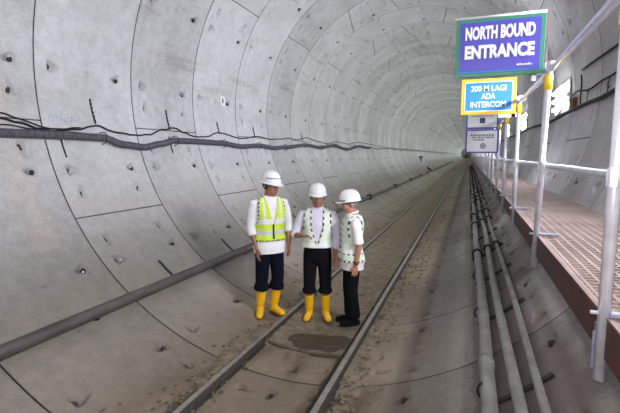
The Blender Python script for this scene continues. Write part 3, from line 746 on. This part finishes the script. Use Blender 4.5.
def person(label, loc, phi, H, arms, legs, head, skin, hairm, spec):
    """arms: {side: (shoulder, elbow, wrist, hand dir, palm normal, thumb side, curl)}; legs: {side: (hip, knee, ankle, toe dir)}"""
    k = H/1.77
    root = empty('person', loc, label, 'person', 'the three standing people', rz=phi)
    P = torso_prof(k, spec.get('belly', 0))
    neck = V(0, .008, 1.50)*k; hc = V(0, -.014, 1.622)*k
    hr = Matrix.Translation(neck) @ Matrix.Rotation(head[0], 4, 'Z') @ Matrix.Rotation(head[1], 4, 'X') @ Matrix.Translation(-neck)
    hloc = hr @ Matrix.Translation(hc)                       # head frame: -y face, z up
    b = MB(); loft(b, P, .80*k, 1.52*k, 0)
    b.tube([V(0, .012, 1.46)*k, lerp(neck, hloc @ V(0, .012, -.07), .5), hloc @ V(0, .012, -.05)], [.060*k, .056*k, .056*k], 14)
    # head: skull, jaw, nose, brow, cheeks, ears
    kk = k*1.09
    def hp(x, y, z): return hloc @ (V(x, y, z)*kk)
    hb = []
    hm3 = hloc.to_3x3().to_4x4()
    b.ball(hp(0, .012, .030), (.081*kk, .096*kk, .088*kk), 20, 14, mat=hm3)
    b.ball(hp(0, -.022, -.035), (.067*kk, .068*kk, .078*kk), 18, 12, mat=hm3)
    b.ball(hp(0, -.062, -.092), (.026*kk, .020*kk, .020*kk), 12, 8, mat=hm3)
    b.ball(hp(0, -.076, .022), (.052*kk, .013*kk, .012*kk), 12, 8, mat=hm3)
    b.tube([hp(0, -.083, .012), hp(0, -.096, -.012), hp(0, -.106, -.030), hp(0, -.086, -.036)], [.008*kk, .010*kk, .014*kk, .010*kk], 8)
    b.ball(hp(.013, -.090, -.031), .008*kk, 8, 6); b.ball(hp(-.013, -.090, -.031), .008*kk, 8, 6)
    b.tube([hp(-.022, -.080, -.058), hp(0, -.088, -.056), hp(.022, -.080, -.058)], [.004*kk, .008*kk, .004*kk], 8)
    b.tube([hp(-.018, -.080, -.066), hp(0, -.087, -.067), hp(.018, -.080, -.066)], [.004*kk, .008*kk, .004*kk], 8)
    for sx in (-1, 1):
        b.ball(hp(sx*.040, -.060, -.022), (.022*kk, .020*kk, .020*kk), 10, 8, mat=hm3)
        b.ball(hp(sx*.079, .018, -.004), (.010*kk, .018*kk, .031*kk), 10, 8, mat=hm3 @ Matrix.Rotation(sx*.25, 4, 'Z'))
        b.ball(hp(sx*.030, -.074, .003), (.0125*kk, .009*kk, .0085*kk), 10, 8, mat=hm3)
    for sd, (sh, el, wr, hd, pn, th, cu) in arms.items():
        sh, el, wr = sh*k, el*k, wr*k
        b.tube([lerp(V(0, sh.y, sh.z-.01), sh, .5), sh+V(0, 0, -.028), lerp(sh, el, .35), lerp(sh, el, .8), el, lerp(el, wr, .25), lerp(el, wr, .65), wr, wr+hd.normalized()*.012*k], [.038*k, .044*k, .047*k, .040*k, .038*k, .040*k, .033*k, (.027*k), .026*k], 14)
        hand(b, wr+hd.normalized()*.004, hd, pn, th, k*1.02, cu)
    for sd, (hip, kn, an, toe) in legs.items():
        hip, kn, an = hip*k, kn*k, an*k; toe = toe.normalized()
        b.tube([hip+V(0, 0, .05*k), hip, lerp(hip, kn, .5), kn, lerp(kn, an, .3), an, an-V(0, 0, .05)*k], [.085*k, .088*k, .072*k, .054*k, .056*k, .038*k, .036*k], 14)
        b.tube([an-toe*.04*k-V(0, 0, .05)*k, an+toe*.04*k-V(0, 0, .05*k), an+toe*.13*k-V(0, 0, .062*k)], [.034*k, .036*k, .024*k], 10)
    inv = hloc.inverted()
    def mf(c):
        q = inv @ c; q = q/kk
        if abs(q.x) < .08 and -.13 < q.y < -.05 and abs(q.z) < .13:
            for sx in (-1, 1):
                dx = q.x-sx*.030
                if abs(q.z-.003) < .0062 and abs(dx) < .013: return 2 if abs(dx) < .0065 else 1
                if abs(q.z-.021) < .005 and abs(q.x-sx*.032) < .020: return 4
            if abs(q.z+.061) < .009 and abs(q.x) < .024: return 3
        return 0
    remeshed(b, 'body', [M[skin], M['eyew'], M['iris'], M['lip'], M['hair']], root, .0052*k, 2, mf)
    # hair: cap below the helmet with sideburns
    b = MB(); nu, nv = 30, 12; v = []; f = []
    for i in range(nv+1):
        for j in range(nu+1):
            a = math.radians(-20+220*j/nu); zz = .075-.135*i/nv          # from one temple round the back to the other
            lim = -.045 if 30 < math.degrees(a) < 150 else -.012
            z_ = max(zz, lim-.02); rr = math.sqrt(max(0, 1-((z_-.03)/.092)**2)); rr = max(rr, .55)
            v.append(hp(math.cos(a)*.085*rr, .012+math.sin(a)*.101*rr, z_))
    for i in range(nv):
        for j in range(nu): f.append((i*(nu+1)+j, i*(nu+1)+j+1, (i+1)*(nu+1)+j+1, (i+1)*(nu+1)+j))
    b.add(v, f); o = b.build('hair', M[hairm], root, True); sdf = o.modifiers.new('s', 'SOLIDIFY'); sdf.thickness = .006; sdf.offset = 1
    # helmet
    def helm(x, y, z): return hp(x, y, z)
    b = MB(); nu, nv = 40, 12; v = []; f = []
    for i in range(nv+1):
        a = PI/2*i/nv
        for j in range(nu):
            t = 2*PI*j/nu; r_ = math.cos(a); zz = .048+.122*math.sin(a)**.92
            rx, ry = .104*r_**.72, .128*r_**.72
            ridge = .007*math.exp(-(math.cos(t)*rx/.014)**2)*math.sin(a)+.0035*(math.exp(-((math.cos(t)*rx-.045)/.010)**2)+math.exp(-((math.cos(t)*rx+.045)/.010)**2))*math.sin(a)
            v.append(helm(math.cos(t)*rx, .006+math.sin(t)*ry, zz+ridge))
    for i in range(nv):
        for j in range(nu): f.append((i*nu+j, i*nu+(j+1) % nu, (i+1)*nu+(j+1) % nu, (i+1)*nu+j))
    f.append(tuple(nv*nu+j for j in range(nu)))
    # brim
    m0 = len(v)
    for ring_ in ((1.0, 0), (1.10, -.006), (1.13, -.012), (1.12, -.015), (1.0, -.008), (.95, .01)):
        for j in range(nu):
            t = 2*PI*j/nu; front = max(0, -math.sin(t))**2.2
            ex = (ring_[0]-1); rx = .104+.104*ex*.75; ry = .128*(1+ex*.75)+ex*front*.30
            v.append(helm(math.cos(t)*rx, .006+math.sin(t)*ry, .048+ring_[1]-max(0, ex)*front*.10))
    for i in range(5):
        for j in range(nu): f.append((m0+i*nu+(j+1) % nu, m0+i*nu+j, m0+(i+1)*nu+j, m0+(i+1)*nu+(j+1) % nu))
    hel = b.add(v, f).build('helmet', M['helmet'], root, True)
    for kind in spec['helmet']:
        b = MB()
        if kind == 'strap':      # goggles strap along the rim
            t0, t1, zz, hh, of = spec.get('strap', (-170, -10, .030, .012, 0.004))
            ps = []
            for i in range(31):
                t = math.radians(lerp(t0, t1, i/30)); ps.append(helm(math.cos(t)*(.098+of), .006+math.sin(t)*(.120+of), zz))
            b.tube(ps, [(.006, .0035)]*31, 6); b.build('headband', M['black'], hel)
        if kind == 'marks':      # dark marks round the front of the shell
            for t in range(-165, -40, 13):
                a = math.radians(t); zz = .100; r_ = math.cos(math.asin(min(1, (.060/.128)**1.08)))**.72+.02
                p = helm(math.cos(a)*.104*r_, .006+math.sin(a)*.128*r_, zz)
                b.ball(p, (.014, .014, .0055), 8, 6)
            b.build('helmet_marks', M['logo' if False else 'ink'], hel)
        if kind == 'emblem':
            p = helm(0, .006-.128*.895, .098)
            b.ball(p, (.020, .006, .013), 10, 8, mat=hm3); b.build('emblem', M['logo'], hel)
        if kind == 'visorband':
            ps = [helm(math.cos(math.radians(t))*.110, .006+math.sin(math.radians(t))*.134, .052+.0*t) for t in range(-150, -29, 6)]
            b.tube(ps, [(.007, .003)]*len(ps), 6); b.build('front_band', M['black'], hel)
    # shirt
    b = MB(); z0 = spec['shirt_hem']
    P2 = list(P)
    if z0 < .80*k:
        rx, ry, cy = P[0][1:]; P2 = [(z0, rx+.006, ry+.006, cy)]+P2
    P2 = [(z, rx+.028*min(1, max(0, (1.06*k-z)/.15)), ry+.022*min(1, max(0, (1.06*k-z)/.15)), cy) for z, rx, ry, cy in P2]
    PV = [(z, rx+.024*min(1, max(0, (1.06*k-z)/.15)), ry+.018*min(1, max(0, (1.06*k-z)/.15)), cy) for z, rx, ry, cy in P]
    loft(b, P2, z0, 1.485*k, .016)
    for sd, (sh, el, wr, hd, pn, th, cu) in arms.items():
        sh, el, wr = sh*k, el*k, wr*k; q = spec['sleeve'][sd]
        pts = [lerp(V(0, sh.y, sh.z+.012), sh, .45), sh+V(0, 0, -.018), lerp(sh, el, .35), lerp(sh, el, .75)]; rd = [.052*k, .065*k, .063*k, .058*k]
        if q > 1: pts += [el, lerp(el, wr, (q-1)*.5), lerp(el, wr, q-1)]; rd += [.057*k, .056*k, .052*k]
        else: pts[-1] = lerp(sh, el, q); rd[-1] = .066*k
        b.tube(pts, rd, 16)
    col = [V(.072*math.cos(a)*k, (.010+.072*math.sin(a))*k, (1.502+.022*math.sin(a))*k) for a in [2*PI*i/24 for i in range(24)]]
    b.tube(col, [(.020*k, .010*k)]*24, 8, closed=True, flat=(0, 0, 1))
    remeshed(b, 'shirt', M[spec['shirt']], root, .009*k, 2)
    # trousers
    b = MB(); zt_ = spec['waist']; loft(b, P, .80*k, zt_, .010, steps=8)
    b.ball(V(0, .01, .80)*k, (.150*k, .112*k, .07*k), 20, 12)
    for sd, (hip, kn, an, toe) in legs.items():
        hip, kn, an = hip*k, kn*k, an*k; zb = spec['cuff']
        end = lerp(kn, an, (kn.z-zb)/(kn.z-an.z))
        b.tube([hip+V(0, 0, .06*k), hip, lerp(hip, kn, .4), kn, lerp(kn, end, .4), lerp(kn, end, .8), end], [.090*k, .098*k, .092*k, .080*k, .076*k, spec['cuffr']*k*1.06, spec['cuffr']*k], 18)
    remeshed(b, 'trousers', M[spec['trousers']], root, .009*k, 2)
    # footwear
    for sd, (hip, kn, an, toe) in legs.items():
        hip, kn, an = hip*k, kn*k, an*k; toe = toe.normalized(); side = toe.cross(V(0, 0, 1)); b = MB(); fz = an.z-.09*k
        base = V(an.x, an.y, fz)
        if spec['foot'] == 'boot':
            top = lerp(kn, an, (kn.z-(fz+.325*k))/(kn.z-an.z))
            b.tube([top, lerp(top, an, .5), an+V(0, 0, .03), an-V(0, 0, .03)*k, base+V(0, 0, .03)], [.064*k, .060*k, .053*k, .050*k, .050*k], 18)
        else:
            b.tube([an+V(0, 0, .05*k), base+V(0, 0, .03)], [.045*k, .046*k], 14)
        b.tube([base-toe*.065*k+V(0, 0, .040*k), base-toe*.03*k+V(0, 0, .045*k), base+toe*.05*k+V(0, 0, .050*k), base+toe*.12*k+V(0, 0, .040*k), base+toe*.175*k+V(0, 0, .034*k), base+toe*.20*k+V(0, 0, .030*k)], [(.036*k, .036*k), (.042*k, .042*k), (.045*k, .045*k), (.047*k, .038*k), (.041*k, .031*k), (.024*k, .022*k)], 16, flat=side)
        bo = remeshed(b, 'boot' if spec['foot'] == 'boot' else 'shoe', M['boot'] if spec['foot'] == 'boot' else M['trousers'], root, .007*k, 2)
        b = MB(); n = 20; ol = []
        for j in range(n):
            a = 2*PI*j/n; c, s = math.cos(a), math.sin(a); ol.append(base+toe*(.066+.138*c)*k+side*(.050*s*(1+.12*c))*k)
        b.add([p+V(0, 0, .0) for p in ol]+[p+V(0, 0, .022*k) for p in ol], [tuple(range(n-1, -1, -1)), tuple(range(n, 2*n))]+[(i, (i+1) % n, n+(i+1) % n, n+i) for i in range(n)])
        b.build('sole', M['sole'] if spec['foot'] == 'boot' else M['rubber'], bo)
    # vest: a shell round the trunk with arm holes and a neckline
    vs = spec['vest']; n = 144; z0, z1 = vs['hem']*k, 1.478*k; st = 110; v = []; f = []; mi = []
    for i in range(st+1):
        z = lerp(z0, z1, i/st); rx, ry, cy = prof_at(PV, z); fl_ = .004*(1-i/st)
        for j in range(n):
            a = 2*PI*j/n; c, s = math.cos(a), math.sin(a); e = .85; of = .027+fl_+.003*math.sin(a*7+z*9)
            v.append((math.copysign(abs(c)**e, c)*(rx+of), math.copysign(abs(s)**e, s)*(ry+of)+cy, z))
    for i in range(st):
        for j in range(n):
            q = (i*n+j, i*n+(j+1) % n, (i+1)*n+(j+1) % n, (i+1)*n+j)
            c = sum((V(*v[t]) for t in q), Vector((0, 0, 0)))/4/k; r_ = vs['fn'](c)
            if r_ is None: continue
            f.append(q); mi.append(r_)
    used = sorted({t for q in f for t in q}); mp_ = {u: t for t, u in enumerate(used)}
    me = bpy.data.meshes.new('vest'); me.from_pydata([v[u] for u in used], [], [tuple(mp_[t] for t in q) for q in f]); me.polygons.foreach_set('material_index', mi); me.update()
    o = link('vest', me, [M[x] for x in vs['mats']], root, True); sdm = o.modifiers.new('s', 'SOLIDIFY'); sdm.thickness = .006; sdm.offset = -1
    return root, k, hloc

def arm_hole(c, w0=.136):
    """distance inside the arm hole (positive = open)"""
    zz = (c.z-1.315)/.155; 
    if abs(zz) >= 1: return -1
    lim = .075*math.sqrt(1-zz*zz)+.012
    return lim-abs(c.y-.008) if abs(c.x) > w0 else -1
def vest_neon(c):
    x, y, z = c
    h = arm_hole(c)
    if h > 0: return None
    if y < 0 and z > 1.16 and abs(x) < .010+.062*min(1, (z-1.16)/.30): return None     # V neckline
    if y > 0 and z > 1.44: return None if abs(x) < .06 else 0
    if -.014 < h <= 0 and abs(x) > .136: return 2 if int(z*42) % 2 else 1
    if z < .975: return 2 if int((math.atan2(y, x)+4)*11) % 2 else 0
    if y < 0 and abs(x) < .007: return 2
    if 1.035 < z < 1.085: return 1
    if 1.165 < z < 1.225: return 3
    if y < 0 and .098 < abs(x) < .120 and z > 1.20: return 3
    if y > 0 and .075 < abs(x) < .118 and z > 1.20: return 3
    return 0
def vest_pale(c, gap=.075, low=1.02):
    x, y, z = c
    h = arm_hole(c)
    if h > 0: return None
    if y < 0:
        wv = gap*min(1, max(0, (z-low)/.22))
        if abs(x) < wv: return None
        if z > low-.02 and abs(x) < wv+.015: return 2 if int(z*26) % 2 else 0
    if y > 0 and z > 1.44 and abs(x) < .06: return None
    if -.016 < h <= 0 and abs(x) > .136: return 2 if int(z*24) % 2 else 0
    if 1.00 < z < 1.05: return 1
    return 0
D = Vector
deg = math.radians
# left man
a_l = {
 'R': (V(-.200, .01, 1.415), V(-.235, .03, 1.115), V(-.190, -.055, .870), V(.06, -.12, -1), V(1, .2, 0), V(0, -1, 0), .25),
 'L': (V(.200, .01, 1.415), V(.262, .015, 1.125), V(.235, -.06, .885), V(-.03, -.15, -1), V(-1, .1, 0), V(0, -1, 0), .5)}
l_l = {'R': (V(-.085, .01, .86), V(-.115, -.02, .49), V(-.125, .03, .09), V(-.45, -1, 0)),
       'L': (V(.085, .01, .86), V(.085, -.05, .49), V(.055, .015, .09), V(.30, -1, 0))}
person('person in neon yellow vest and white shirt standing on the left, yellow boots', (-.80, 4.86, -2.905), deg(47), 1.775, a_l, l_l, (deg(22), deg(7)), 'skin', 'hair',
  dict(helmet=['strap', 'marks'], strap=(-178, -2, .026, .012, .0), shirt='shirtw', shirt_hem=.795, sleeve={'R': 1.38, 'L': 1.38}, trousers='navyt', waist=.93, cuff=.335, cuffr=.092, foot='boot',
       vest=dict(hem=.955, fn=vest_neon, mats=['neon', 'silver', 'trim', 'vesttape'])))
# middle man
a_m = {
 'R': (V(-.195, .01, 1.41), V(-.300, -.02, 1.125), V(-.185, -.225, 1.165), V(.85, -.45, -.05), V(0, .2, -1), V(-.2, -1, .4), .55),
 'L': (V(.195, .01, 1.41), V(.245, .03, 1.12), V(.225, -.02, .875), V(0, -.15, -1), V(-1, 0, 0), V(0, -1, 0), .55)}
l_m = {'R': (V(-.090, .01, .88), V(-.105, -.02, .49), V(-.112, .02, .09), V(-.18, -1, 0)),
       'L': (V(.090, .01, .88), V(.105, -.02, .49), V(.112, .02, .09), V(.22, -1, 0))}
person('person in pale vest over lavender shirt standing in the middle, hand raised, yellow boots', (-.262, 5.13, -2.992), deg(17), 1.705, a_m, l_m, (deg(3), deg(2)), 'skin', 'hair',
  dict(helmet=['strap', 'emblem'], strap=(-175, -5, .028, .012, -.004), shirt='shirtl', shirt_hem=.97, sleeve={'R': 1.25, 'L': 1.72}, trousers='trousers', waist=.965, cuff=.350, cuffr=.090, foot='boot', belly=.015,
       vest=dict(hem=.985, fn=vest_pale, mats=['vestw', 'vesttape', 'trim', 'silver'])))
# right man, seen from his left side
a_r = {
 'R': (V(-.190, .01, 1.41), V(-.215, -.02, 1.11), V(-.17, -.13, .885), V(.1, -.35, -1), V(1, 0, 0), V(0, -1, 0), .5),
 'L': (V(.190, .01, 1.41), V(.232, .045, 1.11), V(.226, .005, .850), V(-.02, -.10, -1), V(-1, 0, 0), V(0, -1, 0), .5)}
l_r = {'R': (V(-.085, .01, .88), V(-.085, -.01, .49), V(-.080, .02, .09), V(-.15, -1, 0)),
       'L': (V(.085, .01, .88), V(.075, -.005, .49), V(.070, .04, .09), V(.1, -1, 0))}
pr, k, hl = person('grey-haired person seen from the side on the right, white shirt and pale vest, black shoes', (.185, 5.10, -2.992), deg(-62), 1.64, a_r, l_r, (deg(-6), deg(6)), 'skin2', 'greyhair',
  dict(helmet=['strap', 'visorband'], strap=(-60, 240, .026, .014, .0), shirt='shirtw', shirt_hem=.71, sleeve={'R': .9, 'L': .95}, trousers='trousers', waist=.90, cuff=.10, cuffr=.078, foot='shoe', belly=.01,
       vest=dict(hem=.88, fn=lambda c: (2 if (.885 < c.z < .905 and int((math.atan2(c.y, c.x)+4)*7) % 2) else (2 if (.98 < c.z < .995 and int((math.atan2(c.y, c.x)+4)*6) % 2) else vest_pale(c, .07, 1.0))), mats=['vestw', 'vesttape', 'trim', 'silver'])))
w_ = V(.226, .005, .850)*k; d_ = (V(.226, .005, .850)-V(.232, .045, 1.11)).normalized()
MB().tube([w_-d_*.055, w_-d_*.015], .034*k, 14).box(tuple(w_-d_*.035+V(.022, -.016, -.016)), tuple(w_-d_*.035+V(.040, .016, .016))).build('wristwatch', M['redband'], pr)
